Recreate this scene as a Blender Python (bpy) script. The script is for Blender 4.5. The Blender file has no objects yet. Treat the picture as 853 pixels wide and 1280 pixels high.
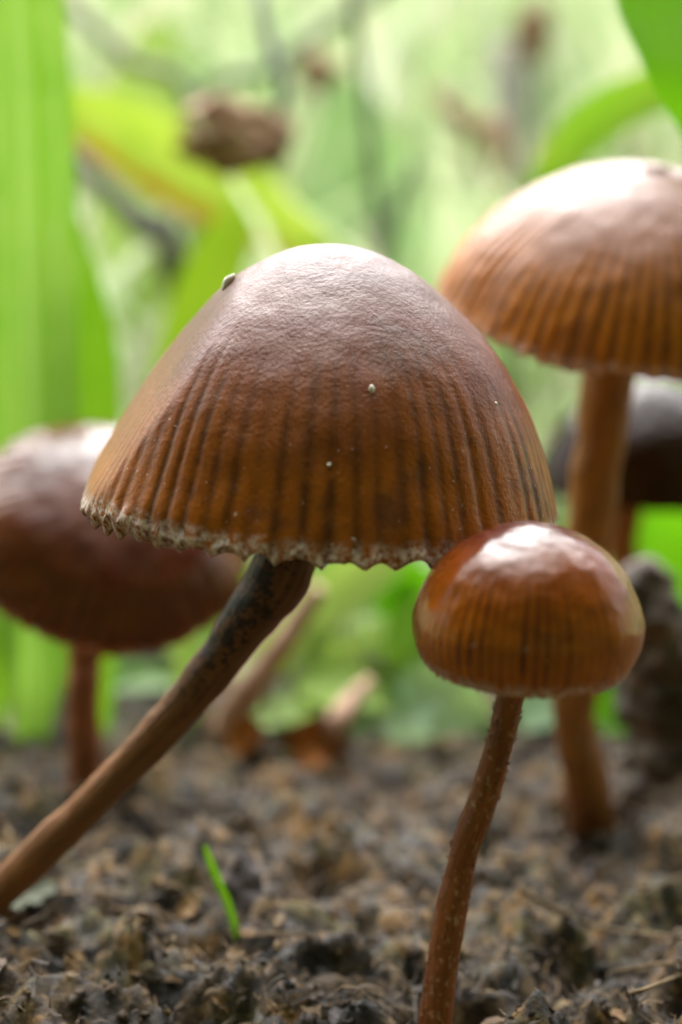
import bpy, math, random
import numpy as np
from mathutils import Vector, Matrix

# ------------------------------------------------------------------ camera, world, sun, exposure
# everything is modelled in centimetres and written to Blender in metres (real size)
CM = 0.01
CAM_H = 4.5                 # camera height over the soil, cm
PITCH = math.radians(8.0)   # looking slightly down
HALF = 0.3153               # tan(half vertical field of view)
FOCUS = 8.95                # cm
scene = bpy.context.scene
COL = scene.collection

cam = bpy.data.cameras.new('camera')
cam.sensor_fit = 'VERTICAL'; cam.sensor_height = 24.0; cam.sensor_width = 16.0
cam.lens = 12.0 / HALF
cam.clip_start = 0.002; cam.clip_end = 2000.0
cam.dof.use_dof = True; cam.dof.focus_distance = FOCUS * CM; cam.dof.aperture_fstop = 13.0
camo = bpy.data.objects.new('camera', cam); COL.objects.link(camo)
camo.location = (0, 0, CAM_H * CM); camo.rotation_euler = (math.pi / 2 - PITCH, 0, 0)
scene.camera = camo

SUN_EL, SUN_AZ = math.radians(62), math.radians(-8)
world = bpy.data.worlds.new('World'); scene.world = world; world.use_nodes = True
wn, wl = world.node_tree.nodes, world.node_tree.links
wn.clear()
sky = wn.new('ShaderNodeTexSky'); sky.sky_type = 'NISHITA'; sky.sun_disc = False
sky.sun_elevation = SUN_EL; sky.sun_rotation = SUN_AZ
sky.air_density = 1.0; sky.dust_density = 6.0; sky.ozone_density = 1.0
hs = wn.new('ShaderNodeHueSaturation'); hs.inputs['Saturation'].default_value = 0.22
bg = wn.new('ShaderNodeBackground'); bg.inputs['Strength'].default_value = 0.10
wo = wn.new('ShaderNodeOutputWorld')
wl.new(sky.outputs[0], hs.inputs['Color']); wl.new(hs.outputs[0], bg.inputs[0]); wl.new(bg.outputs[0], wo.inputs[0])

sun = bpy.data.lights.new('sun', 'SUN'); sun.energy = 1.5; sun.angle = math.radians(80); sun.color = (1.0, 0.97, 0.93)
suno = bpy.data.objects.new('sun', sun); COL.objects.link(suno)
sd = Vector((math.cos(SUN_EL) * math.sin(SUN_AZ), math.cos(SUN_EL) * math.cos(SUN_AZ), math.sin(SUN_EL)))
suno.rotation_euler = sd.to_track_quat('Z', 'Y').to_euler(); suno.location = sd * 1.0

vs = scene.view_settings
vs.view_transform = 'Standard'; vs.look = 'None'; vs.exposure = 2.25; vs.gamma = 1.0
try: vs.use_curve_mapping = False
except Exception: pass
scene.cycles.use_denoising = True
scene.cycles.max_bounces = 8

# ------------------------------------------------------------------ maths helpers
rng = np.random.default_rng(7)
FWD = np.array([0, math.cos(PITCH), -math.sin(PITCH)])
UP = np.array([0, math.sin(PITCH), math.cos(PITCH)])
RIGHT = np.array([1.0, 0, 0])
CAM = np.array([0, 0, CAM_H])

def ray(px, py):
    return RIGHT * ((px - 426.5) / 640 * HALF) + UP * ((640 - py) / 640 * HALF) + FWD
def at(px, py, D):
    """a place in the scene (cm) seen in that direction, D cm deep"""
    return CAM + D * ray(px, py)
def cm_per_px(D): return D * HALF / 640
def project(P):
    d = P - CAM
    z = d @ FWD
    return 426.5 + (d @ RIGHT) / z / HALF * 640, 640 - (d @ UP) / z / HALF * 640, z

def hash3(i, j, k):
    n = np.sin(i * 127.1 + j * 311.7 + k * 74.7) * 43758.5453
    return n - np.floor(n)
def vnoise(p):
    p = np.asarray(p, float); i = np.floor(p); f = p - i; f = f * f * (3 - 2 * f)
    r = 0
    for dx in (0, 1):
        for dy in (0, 1):
            for dz in (0, 1):
                w = (f[..., 0] if dx else 1 - f[..., 0]) * (f[..., 1] if dy else 1 - f[..., 1]) * (f[..., 2] if dz else 1 - f[..., 2])
                r = r + w * hash3(i[..., 0] + dx, i[..., 1] + dy, i[..., 2] + dz)
    return r * 2 - 1
def fbm(p, o=4, g=0.5):
    s, a = 0, 1.0; p = np.asarray(p, float)
    for k in range(o):
        s = s + a * vnoise(p + 17.3 * k); p = p * 2.03; a *= g
    return s
def sstep(a, b, x):
    t = np.clip((x - a) / (b - a), 0, 1); return t * t * (3 - 2 * t)
def norm(v):
    v = np.asarray(v, float); return v / max(1e-9, np.linalg.norm(v))
def spline(pts, n):
    P = np.asarray(pts, float)
    if len(P) == 2: P = np.stack([P[0], (P[0] + P[1]) / 2, P[1]])
    d = np.r_[0, np.cumsum(np.linalg.norm(np.diff(P[:, :3], axis=0), axis=1))]; d /= d[-1]
    E = np.vstack([2 * P[0] - P[1], P, 2 * P[-1] - P[-2]])
    out = []
    for u in np.linspace(0, 1, n):
        k = min(len(P) - 2, max(0, np.searchsorted(d, u, 'right') - 1))
        t = (u - d[k]) / max(1e-9, d[k + 1] - d[k])
        a, b, c, e = E[k], E[k + 1], E[k + 2], E[k + 3]
        out.append(0.5 * (2 * b + (c - a) * t + (2 * a - 5 * b + 4 * c - e) * t * t + (3 * b - a - 3 * c + e) * t ** 3))
    return np.array(out)

def ground_z(x, y):
    x = np.asarray(x, float); y = np.asarray(y, float)
    p = np.stack([x, y, np.zeros_like(x)], -1)
    near = 1 - sstep(30, 70, np.hypot(x, y))
    q = p + 0.35 * np.stack([fbm(p / 0.9 + 40, 2), fbm(p / 0.9 + 60, 2), 0 * x], -1)
    z = 0.20 * fbm(p / 2.6 + 5.2, 2) * near
    b = np.abs(fbm(q / 0.95 + 1.7, 3))                    # clods with creases between them
    z = z + 0.55 * (np.sqrt(b + 0.01) - 0.55) * near + 0.22 * fbm(q / 0.5 + 21, 2) * near
    r = np.abs(fbm(q / 0.30 + 9.1, 3))
    z = z + 0.17 * (np.sqrt(r + 0.01) - 0.5) * near
    z = z + 0.05 * fbm(p / 0.09 + 4.4, 2) * near
    z = z + 1.5 * fbm(p / 40 + 3.3, 2) * sstep(40, 120, np.hypot(x, y))
    rise = np.maximum(0, y - 42); z = z + 0.40 * rise * rise / (rise + 25) * (1 - sstep(250, 900, y)) + 75 * sstep(250, 900, y)   # the turf climbs a bank
    return z - 0.02

# ------------------------------------------------------------------ mesh helpers
def mesh(name, V, F, attrs=None, smooth=True):
    V = np.asarray(V, np.float32); F = np.asarray(F, np.int32)
    me = bpy.data.meshes.new(name)
    me.vertices.add(len(V)); me.vertices.foreach_set('co', (V * CM).ravel())
    k = F.shape[1]
    me.loops.add(F.size); me.loops.foreach_set('vertex_index', F.ravel())
    me.polygons.add(len(F)); me.polygons.foreach_set('loop_start', np.arange(0, F.size, k, dtype=np.int32))
    me.polygons.foreach_set('use_smooth', np.full(len(F), smooth))
    me.update(calc_edges=True); me.validate()
    for n, a in (attrs or {}).items():
        at_ = me.attributes.new(n, 'FLOAT', 'POINT'); at_.data.foreach_set('value', np.asarray(a, np.float32).ravel())
    return me
def obj(name, me, mat, parent=None, loc=None):
    o = bpy.data.objects.new(name, me); COL.objects.link(o)
    if mat is not None and len(me.materials) == 0: me.materials.append(mat)
    if parent is not None: o.parent = parent
    if loc is not None: o.location = Vector(loc) * CM
    return o
def tag(o, label=None, cat=None, group=None, kind=None):
    for k, v in (('label', label), ('category', cat), ('group', group), ('kind', kind)):
        if v: o[k] = v
    return o
def thing(name, loc, label, cat, group=None):
    e = bpy.data.objects.new(name, None); COL.objects.link(e); e.location = Vector(loc) * CM
    e.empty_display_size = 0.005
    return tag(e, label, cat, group)
def grid(nu, nv, close=False):
    i, j = np.meshgrid(np.arange(nu - 1), np.arange(nv if close else nv - 1), indexing='ij')
    j2 = (j + 1) % nv
    return np.stack([i * nv + j, i * nv + j2, (i + 1) * nv + j2, (i + 1) * nv + j], -1).reshape(-1, 4)
def tube(pts, radii, seg=24, n=60, bump=0.0, bscale=6.0, squash=None):
    """tapered tube along a smooth path; returns verts, faces, along, angle"""
    R = np.asarray(radii, float).reshape(-1, 1)
    S = spline(np.hstack([np.asarray(pts, float), R]), n)
    P, r = S[:, :3], np.maximum(S[:, 3], 1e-4)
    T = np.gradient(P, axis=0); T /= np.linalg.norm(T, axis=1)[:, None]
    ref = np.array([0.0, 1.0, 0.0]) if abs(T[:, 1]).max() < 0.95 else np.array([1.0, 0, 0])
    A = np.cross(T, ref); A /= np.linalg.norm(A, axis=1)[:, None]; B = np.cross(T, A)
    th = np.linspace(0, 2 * np.pi, seg, endpoint=False)
    D = A[:, None] * np.cos(th)[None, :, None] + B[:, None] * np.sin(th)[None, :, None]
    V = P[:, None] + D * r[:, None, None]
    if bump: V = V + D * (fbm(V * bscale, 3) * bump)[..., None] * r[:, None, None]
    V = V.reshape(-1, 3); F = grid(n, seg, True)
    c0, c1 = len(V), len(V) + 1
    V = np.vstack([V, P[0], P[-1]])
    j = np.arange(seg); j2 = (j + 1) % seg
    F = np.vstack([F, np.stack([np.full(seg, c0), j2, j, j], -1)[:, [0, 1, 2, 2]] if False else np.zeros((0, 4), int)])
    along = np.r_[np.repeat(np.linspace(0, 1, n), seg), 0, 1]; ang = np.r_[np.tile(th, n), 0, 0]
    T3 = np.vstack([np.c_[F[:, :3]], F[:, [0, 2, 3]], np.stack([np.full(seg, c0), j2, j], -1),
                    np.stack([np.full(seg, c1), (n - 1) * seg + j, (n - 1) * seg + j2], -1)])
    return V, T3, along, ang

# ------------------------------------------------------------------ material helpers
class NT:
    def __init__(s, name):
        s.m = bpy.data.materials.new(name); s.m.use_nodes = True
        s.t = s.m.node_tree; s.t.nodes.clear()
        s.out = s.t.nodes.new('ShaderNodeOutputMaterial')
    def n(s, typ, **kw):
        nd = s.t.nodes.new(typ)
        for k, v in kw.items():
            if hasattr(nd, k): setattr(nd, k, v)
        return nd
    def set(s, sock, v):
        if v is None: return
        if hasattr(v, 'node'): s.t.links.new(v, sock)
        elif isinstance(v, (tuple, list)):
            sock.default_value = tuple(v) + ((1.0,) if len(v) == 3 and len(sock.default_value) == 4 else ())
        else: sock.default_value = v
    def attr(s, name):
        a = s.n('ShaderNodeAttribute'); a.attribute_name = name; return a.outputs['Fac']
    def coord(s, sc=(1, 1, 1), per_obj=False):
        tc = s.n('ShaderNodeTexCoord'); mp = s.n('ShaderNodeMapping')
        s.t.links.new(tc.outputs['Object'], mp.inputs[0])
        k = 100.0
        mp.inputs['Scale'].default_value = (sc[0] * k, sc[1] * k, sc[2] * k)
        if per_obj:
            oi = s.n('ShaderNodeObjectInfo'); s.t.links.new(oi.outputs['Random'], mp.inputs['Location'])
        return mp.outputs[0]
    def noise(s, scale, vec=None, detail=3.0, rough=0.55, dist=0.0):
        x = s.n('ShaderNodeTexNoise'); x.inputs['Scale'].default_value = scale; x.inputs['Detail'].default_value = detail
        x.inputs['Roughness'].default_value = rough; x.inputs['Distortion'].default_value = dist
        s.t.links.new(vec if vec is not None else s.coord(), x.inputs['Vector']); return x.outputs['Fac']
    def math(s, op, a, b=0.0, c=0.0, clamp=False):
        x = s.n('ShaderNodeMath'); x.operation = op; x.use_clamp = clamp
        s.set(x.inputs[0], a); s.set(x.inputs[1], b); s.set(x.inputs[2], c); return x.outputs[0]
    def rng(s, v, a, b, c=0.0, d=1.0, smooth=True):
        x = s.n('ShaderNodeMapRange'); x.interpolation_type = 'SMOOTHSTEP' if smooth else 'LINEAR'
        s.set(x.inputs[0], v); x.inputs[1].default_value = a; x.inputs[2].default_value = b
        x.inputs[3].default_value = c; x.inputs[4].default_value = d; return x.outputs[0]
    def ramp(s, v, stops):
        x = s.n('ShaderNodeValToRGB'); e = x.color_ramp.elements
        while len(e) < len(stops): e.new(0.5)
        for k, (p, c) in enumerate(stops): e[k].position = p; e[k].color = tuple(c) + (1,)
        s.set(x.inputs[0], v); return x.outputs[0]
    def mix(s, f, a, b, mode='MIX'):
        x = s.n('ShaderNodeMix'); x.data_type = 'RGBA'; x.blend_type = mode
        s.set(x.inputs[0], f); s.set(x.inputs[6], a); s.set(x.inputs[7], b); return x.outputs[2]
    def bump(s, h, strength, dist_cm, prev=None):
        x = s.n('ShaderNodeBump'); x.inputs['Strength'].default_value = strength; x.inputs['Distance'].default_value = dist_cm * CM
        s.set(x.inputs['Height'], h)
        if prev is not None: s.set(x.inputs['Normal'], prev)
        return x.outputs[0]
    def pbr(s, **kw):
        p = s.n('ShaderNodeBsdfPrincipled')
        for k, v in kw.items(): s.set(p.inputs[k.replace('_', ' ')], v)
        return p
    def done(s, sh):
        s.t.links.new(sh, s.out.inputs['Surface']); return s.m

def cap_material(name, apex, mid, low, rib_dark, rough, coat, rough_lo=None, grain=0.5, grain_scale=34, frost=0.0, stripe=0.8, blotch=(0.10, 0.05, 0.04), stripe_from=0.3, spec=0.5, lump=0.25, frost_from=0.945):
    N = NT(name)
    t, gr, w = N.attr('t'), N.attr('groove'), N.attr('wob')
    big = N.noise(1.6, detail=4); med = N.noise(7, detail=4); fine = N.noise(grain_scale, detail=4, rough=0.6)
    tt = N.math('ADD', t, N.rng(big, 0.3, 0.7, -0.14, 0.14, False))
    col = N.ramp(tt, [(0.0, apex), (0.12, apex), (0.48, mid), (0.84, low), (1.0, low)])
    fade = N.rng(tt, stripe_from, stripe_from + 0.4)
    st = N.math('MULTIPLY', N.math('MULTIPLY', gr, fade), stripe)
    st = N.math('MULTIPLY', st, N.rng(med, 0.25, 0.6, 0.35, 1.0))
    st = N.math('MULTIPLY', st, N.rng(N.attr('str'), 0.0, 1.0, 0.25, 1.0, False))
    col = N.mix(st, col, rib_dark)
    col = N.mix(N.math('MULTIPLY', N.rng(big, 0.50, 0.66), 0.6), col, blotch)
    col = N.mix(N.math('MULTIPLY', N.rng(fine, 0.35, 0.75), 0.35), col, N.mix(0.5, col, rib_dark))
    nrm = N.bump(fine, grain, 0.012)
    nrm = N.bump(med, lump, 0.02, nrm)
    rr = N.rng(med, 0.3, 0.7, rough - 0.05, rough + 0.06, False)
    if rough_lo is not None: rr = N.math('ADD', rr, N.rng(t, 0.5, 0.95, 0.0, rough_lo - rough, False))
    if frost:
        fm = N.math('MULTIPLY', N.rng(t, frost_from, 0.995), N.rng(N.noise(26, detail=5, rough=0.75), 0.40, 0.62))
        fm = N.math('MULTIPLY', fm, frost)
        sp = N.math('MULTIPLY', N.rng(N.noise(30, detail=2), 0.70, 0.76), N.rng(t, 0.5, 0.9, 0.0, 0.7))
        fm = N.math('MAXIMUM', fm, N.math('MULTIPLY', sp, frost))
        col = N.mix(fm, col, (0.66, 0.57, 0.53))
        rr = N.math('MAXIMUM', rr, N.math('MULTIPLY', fm, 0.7))
    col = N.mix(N.rng(t, 1.01, 1.06), col, (0.16, 0.11, 0.05))
    p = N.pbr(Base_Color=col, Roughness=rr, Normal=nrm, IOR=1.45, Specular_IOR_Level=spec, Coat_Weight=coat, Coat_Roughness=max(0.04, rough * 0.7),
              Subsurface_Weight=0.25, Subsurface_Radius=(1.0, 0.42, 0.12), Subsurface_Scale=0.0022)
    if coat: N.set(p.inputs['Coat Normal'], nrm)
    return N.done(p.outputs[0])

def stem_material(name, a, b, c, stain=None, fleck=None, rough=0.5):
    N = NT(name)
    t = N.attr('t'); side = N.attr('side')
    cv = N.n('ShaderNodeCombineXYZ')
    for q, nm in enumerate(('ca', 'sa', 'lt')): N.set(cv.inputs[q], N.attr(nm))
    fib = N.noise(5.0, cv.outputs[0], detail=5, rough=0.6); med = N.noise(3.0, detail=4); fine = N.noise(28, detail=3)
    col = N.ramp(N.math('ADD', t, N.rng(med, 0.3, 0.7, -0.2, 0.2, False)), [(0.0, a), (0.5, b), (1.0, c)])
    col = N.mix(N.rng(fib, 0.38, 0.66, 0.0, 0.75), col, N.mix(0.6, col, (0.02, 0.010, 0.005)))
    col = N.mix(N.rng(fib, 0.62, 0.40, 0.0, 0.0), col, col)
    if stain:
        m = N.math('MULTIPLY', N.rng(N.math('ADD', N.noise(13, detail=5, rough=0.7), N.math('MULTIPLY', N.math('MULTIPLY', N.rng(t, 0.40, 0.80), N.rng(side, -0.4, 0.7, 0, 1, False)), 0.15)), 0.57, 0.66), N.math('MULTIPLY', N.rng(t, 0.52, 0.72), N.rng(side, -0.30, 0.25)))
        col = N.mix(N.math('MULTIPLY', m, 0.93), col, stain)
    if fleck:
        m = N.rng(N.noise(26, N.coord((1.5, 1.5, 0.8)), detail=3, rough=0.6), 0.57, 0.66)
        col = N.mix(N.math('MULTIPLY', m, 0.75), col, fleck)
    nrm = N.bump(fine, 0.6, 0.012); nrm = N.bump(fib, 0.6, 0.03, nrm)
    p = N.pbr(Base_Color=col, Roughness=rough, Normal=nrm, Specular_IOR_Level=0.3, Subsurface_Weight=0.12, Subsurface_Radius=(1.0, 0.4, 0.12), Subsurface_Scale=0.0012)
    return N.done(p.outputs[0])

def leaf_material(name, c1, c2, edge=None, edge_side=0, transl=0.42, rough=0.38, vein=9.0, vein_mix=0.18, spots=None, vein_col=(0.30, 0.42, 0.12)):
    N = NT(name)
    lu, lv = N.attr('lu'), N.attr('lv')
    co = N.coord(per_obj=True)
    ns = N.noise(1.3, co, detail=4)
    col = N.ramp(ns, [(0.3, c1), (0.7, c2)])
    lw = N.math('ADD', lv, N.rng(ns, 0.3, 0.7, -0.10, 0.10, False))
    vv = N.math('ADD', N.math('SINE', N.math('MULTIPLY', lw, vein * 3.14159)), N.math('MULTIPLY', N.math('SINE', N.math('MULTIPLY', lw, vein * 7.9)), 0.5))
    vv = N.rng(vv, 0.1, 1.4)
    mid = N.rng(N.math('ABSOLUTE', lv), 0.0, 0.07, 1.0, 0.0)
    vm = N.math('MAXIMUM', N.math('MULTIPLY', vv, 0.6), mid)
    pale = N.mix(0.55, col, vein_col)
    col = N.mix(N.math('MULTIPLY', vm, vein_mix * 2), col, pale)
    if edge:
        d = N.math('ADD', N.math('MULTIPLY', lv, edge_side), N.rng(ns, 0.3, 0.7, -0.25, 0.25, False))
        col = N.mix(N.rng(d, 0.45, 0.85), col, edge)
    if spots:
        col = N.mix(N.rng(N.noise(2.6, co, detail=2), 0.68, 0.73), col, spots)
    nrm = N.bump(vm, 0.35, 0.02); nrm = N.bump(N.noise(12, co), 0.15, 0.02, nrm)
    p = N.pbr(Base_Color=col, Roughness=rough, Normal=nrm)
    tr = N.n('ShaderNodeBsdfTranslucent'); N.set(tr.inputs['Color'], N.mix(1.0, col, (1.0, 1.0, 0.55), 'MULTIPLY')); N.set(tr.inputs['Normal'], nrm)
    mx = N.n('ShaderNodeMixShader'); mx.inputs[0].default_value = transl
    N.t.links.new(p.outputs[0], mx.inputs[1]); N.t.links.new(tr.outputs[0], mx.inputs[2])
    return N.done(mx.outputs[0])

def dry_material(name, stops, rough=0.75, scale=6, bump=0.5, use_rnd=False):
    N = NT(name)
    v = N.noise(scale, N.coord(per_obj=True), detail=5, rough=0.65)
    if use_rnd: v = N.math('ADD', N.math('MULTIPLY', N.attr('rnd'), 0.85), N.math('MULTIPLY', N.math('SUBTRACT', v, 0.5), 0.5), clamp=True)
    col = N.ramp(v, stops)
    p = N.pbr(Base_Color=col, Roughness=rough, Normal=N.bump(N.noise(scale * 4, detail=4, rough=0.7), bump, 0.02))
    return N.done(p.outputs[0])

# ------------------------------------------------------------------ materials
def soil_mat():
    N = NT('soil')
    a = N.noise(1.1, detail=5); b = N.noise(5, detail=6, rough=0.7); c = N.noise(24, detail=4, rough=0.7)
    col = N.ramp(b, [(0.37, (0.003, 0.002, 0.001)), (0.46, (0.024, 0.014, 0.006)), (0.54, (0.066, 0.041, 0.018)), (0.64, (0.19, 0.128, 0.066))])
    def patch(col, scale, off, lo, hi, amt, c):
        mp = N.n('ShaderNodeMapping'); N.t.links.new(N.coord(), mp.inputs[0]); mp.inputs['Location'].default_value = off
        return N.mix(N.rng(N.noise(scale, mp.outputs[0], detail=5, rough=0.6), lo, hi, 0, amt), col, c)
    col = patch(col, 1.3, (3, 1, 7), 0.54, 0.62, 0.6, N.mix(N.rng(b, 0.4, 0.6), (0.014, 0.011, 0.009), (0.115, 0.09, 0.072)))   # greyish clods
    col = patch(col, 1.0, (9, 4, 2), 0.50, 0.60, 0.8, N.mix(N.rng(b, 0.4, 0.6), (0.016, 0.014, 0.004), (0.10, 0.088, 0.024)))   # mossy film
    col = patch(col, 2.4, (5, 8, 3), 0.53, 0.60, 0.88, N.mix(N.rng(b, 0.38, 0.6), (0.035, 0.016, 0.005), (0.27, 0.145, 0.040)))    # ochre bits
    col = patch(col, 1.9, (1, 6, 9), 0.52, 0.60, 0.88, (0.008, 0.0055, 0.003))                                                     # damp dark humus
    # turf colour beyond the bare soil
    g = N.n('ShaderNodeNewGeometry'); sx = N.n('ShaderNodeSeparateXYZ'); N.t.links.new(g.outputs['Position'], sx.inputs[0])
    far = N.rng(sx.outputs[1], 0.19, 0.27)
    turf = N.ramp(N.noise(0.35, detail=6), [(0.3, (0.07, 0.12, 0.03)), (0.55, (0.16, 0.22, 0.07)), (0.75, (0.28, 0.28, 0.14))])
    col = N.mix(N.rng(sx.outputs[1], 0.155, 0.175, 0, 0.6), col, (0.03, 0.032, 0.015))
    col = N.mix(far, col, turf)
    nrm = N.bump(b, 0.8, 0.06); nrm = N.bump(c, 0.6, 0.02, nrm)
    p = N.pbr(Base_Color=col, Roughness=N.rng(b, 0.35, 0.65, 0.38, 0.75), Normal=nrm, Specular_IOR_Level=0.35)
    return N.done(p.outputs[0])
M_SOIL = soil_mat()
M_CRUMB = dry_material('soil_crumbs', [(0.0, (0.0052, 0.0032, 0.0014)), (0.34, (0.0189, 0.0111, 0.0047)), (0.55, (0.0558, 0.0335, 0.0133)), (0.66, (0.0858, 0.0653, 0.0450)), (0.76, (0.0729, 0.0620, 0.0146)), (0.86, (0.1716, 0.0796, 0.0159)), (0.94, (0.2317, 0.1512, 0.0729)), (1.0, (0.1373, 0.1034, 0.0597))], use_rnd=True, scale=9)
M_LITTER = dry_material('litter', [(0.0, (0.015, 0.010, 0.006)), (0.4, (0.056, 0.034, 0.016)), (0.65, (0.125, 0.069, 0.025)), (0.85, (0.213, 0.138, 0.062)), (1.0, (0.112, 0.106, 0.037))], use_rnd=True, scale=9)

M_MAIN = cap_material('cap_main', (0.100, 0.044, 0.042), (0.115, 0.025, 0.007), (0.31, 0.088, 0.002), (0.022, 0.005, 0.001), 0.38, 0.0, rough_lo=0.36, grain=0.5, frost=1.0, stripe=0.75, spec=0.30, stripe_from=0.40, lump=0.2, blotch=(0.055, 0.020, 0.016))
M_BUTTON = cap_material('cap_button', (0.060, 0.010, 0.006), (0.175, 0.038, 0.002), (0.48, 0.138, 0.003), (0.060, 0.012, 0.001), 0.23, 0.10, grain=0.12, grain_scale=24, lump=0.14, frost=1.0, stripe=0.9, blotch=(0.15, 0.028, 0.002), stripe_from=0.14, spec=0.36, frost_from=0.90)
M_RIGHT = cap_material('cap_right', (0.20, 0.10, 0.078), (0.20, 0.060, 0.011), (0.42, 0.135, 0.006), (0.06, 0.015, 0.002), 0.36, 0.0, grain=0.15, frost=0.6, stripe=0.85, stripe_from=0.2, spec=0.36, lump=0.12, blotch=(0.16, 0.055, 0.02))
M_LEFT = cap_material('cap_left', (0.14, 0.062, 0.050), (0.082, 0.016, 0.007), (0.15, 0.042, 0.004), (0.010, 0.003, 0.002), 0.22, 0.0, grain=0.2, frost=0.5, stripe=0.85, blotch=(0.035, 0.010, 0.008), spec=0.40, lump=0.4, stripe_from=0.2)
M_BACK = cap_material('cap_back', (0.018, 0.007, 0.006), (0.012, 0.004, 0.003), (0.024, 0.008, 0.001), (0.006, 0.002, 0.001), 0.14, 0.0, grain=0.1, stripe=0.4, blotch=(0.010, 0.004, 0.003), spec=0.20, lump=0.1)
M_GILL = dry_material('gill_flesh', [(0.3, (0.150, 0.090, 0.045)), (0.7, (0.285, 0.188, 0.098))], rough=0.6, scale=5, bump=0.2)
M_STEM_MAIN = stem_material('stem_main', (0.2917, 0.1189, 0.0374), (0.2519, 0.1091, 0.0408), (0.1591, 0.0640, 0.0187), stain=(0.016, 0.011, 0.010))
M_STEM_SMALL = stem_material('stem_small', (0.256, 0.074, 0.022), (0.304, 0.088, 0.022), (0.368, 0.120, 0.024), fleck=(0.544, 0.304, 0.160))
M_STEM_RIGHT = stem_material('stem_right', (0.2808, 0.1110, 0.0435), (0.4320, 0.1590, 0.0285), (0.5832, 0.2115, 0.0240))
M_STEM_LEFT = stem_material('stem_left', (0.3060, 0.1080, 0.0495), (0.3600, 0.1044, 0.0330), (0.3960, 0.1080, 0.0264))
M_FLAKE = dry_material('stem_scurf', [(0.15, (0.03, 0.015, 0.008)), (0.35, (0.20, 0.10, 0.05)), (0.9, (0.40, 0.27, 0.18))], use_rnd=True)
M_SPECK = dry_material('pale_grain', [(0.3, (0.682, 0.638, 0.550)), (0.7, (0.825, 0.792, 0.726))])

G = {  # leaf greens
 'lime': leaf_material('leaf_lime', (0.19, 0.34, 0.015), (0.26, 0.40, 0.03)),
 'blade': leaf_material('leaf_blade', (0.17, 0.38, 0.04), (0.26, 0.46, 0.09), vein=4, vein_mix=0.42, vein_col=(0.55, 0.75, 0.42)),
 'blade2': leaf_material('leaf_blade_deep', (0.13, 0.30, 0.012), (0.17, 0.34, 0.02), vein=7, vein_mix=0.12),
 'yellowedge': leaf_material('leaf_yellow_edge', (0.26, 0.39, 0.05), (0.36, 0.45, 0.09), edge=(0.36, 0.20, 0.015), edge_side=-1.0),
 'blue': leaf_material('leaf_bluegreen', (0.22, 0.38, 0.20), (0.32, 0.46, 0.29), rough=0.45),
 'fresh': leaf_material('leaf_fresh', (0.10, 0.33, 0.005), (0.14, 0.38, 0.008), transl=0.5, spots=(0.30, 0.42, 0.08)),
 'mid': leaf_material('leaf_mid', (0.08, 0.20, 0.02), (0.14, 0.27, 0.04)),
 'pale': leaf_material('leaf_pale', (0.24, 0.38, 0.10), (0.34, 0.45, 0.16)),
}
def grass_mat():
    N = NT('grass')
    col = N.ramp(N.attr('rnd'), [(0.0, (0.18, 0.30, 0.08)), (0.35, (0.33, 0.45, 0.20)), (0.7, (0.46, 0.53, 0.30)), (1.0, (0.54, 0.48, 0.35))])
    p = N.pbr(Base_Color=col, Roughness=0.45)
    tr = N.n('ShaderNodeBsdfTranslucent'); N.set(tr.inputs['Color'], col)
    mx = N.n('ShaderNodeMixShader'); mx.inputs[0].default_value = 0.4
    N.t.links.new(p.outputs[0], mx.inputs[1]); N.t.links.new(tr.outputs[0], mx.inputs[2])
    return N.done(mx.outputs[0])
M_GRASS = grass_mat()
M_STALK = dry_material('green_stalk', [(0.3, (0.09, 0.16, 0.04)), (0.7, (0.14, 0.2, 0.07))], rough=0.5)
M_GREY = dry_material('grey_stalk', [(0.3, (0.13, 0.14, 0.11)), (0.7, (0.22, 0.23, 0.18))])
M_BSTALK = dry_material('bud_stalk', [(0.3, (0.05, 0.07, 0.05)), (0.7, (0.10, 0.13, 0.10))], rough=0.5)
M_PINK = dry_material('pink_stalk', [(0.25, (0.300, 0.165, 0.112)), (0.75, (0.510, 0.330, 0.240))])
M_BUD = dry_material('withered_bud', [(0.25, (0.06, 0.024, 0.010)), (0.48, (0.27, 0.14, 0.075)), (0.7, (0.55, 0.37, 0.25))], scale=2.2)
M_RUST = dry_material('rust_leaf', [(0.25, (0.180, 0.054, 0.011)), (0.55, (0.432, 0.153, 0.022)), (0.8, (0.540, 0.288, 0.126))], scale=2)
M_WOOD = dry_material('rotten_wood', [(0.25, (0.008, 0.006, 0.004)), (0.48, (0.05, 0.034, 0.022)), (0.68, (0.22, 0.155, 0.11))], scale=1.6)
M_GAP_SHADE = dry_material('gap_shade', [(0.3, (0.012, 0.008, 0.008)), (0.7, (0.04, 0.03, 0.028))], scale=3)  # near-black colour for the shade in a gap between leaves
M_MAUVE = dry_material('mauve_leaf', [(0.3, (0.045, 0.035, 0.036)), (0.7, (0.085, 0.066, 0.066))], scale=4)
M_OCHRE = dry_material('ochre_chip', [(0.3, (0.14, 0.075, 0.02)), (0.7, (0.24, 0.14, 0.05))], scale=5)
M_STRAW = dry_material('straw', [(0.3, (0.12, 0.075, 0.035)), (0.7, (0.22, 0.15, 0.075))], scale=5)
M_CHIP = dry_material('wood_chip', [(0.25, (0.03, 0.019, 0.012)), (0.5, (0.075, 0.045, 0.024)), (0.8, (0.14, 0.09, 0.05))], scale=4)

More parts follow.
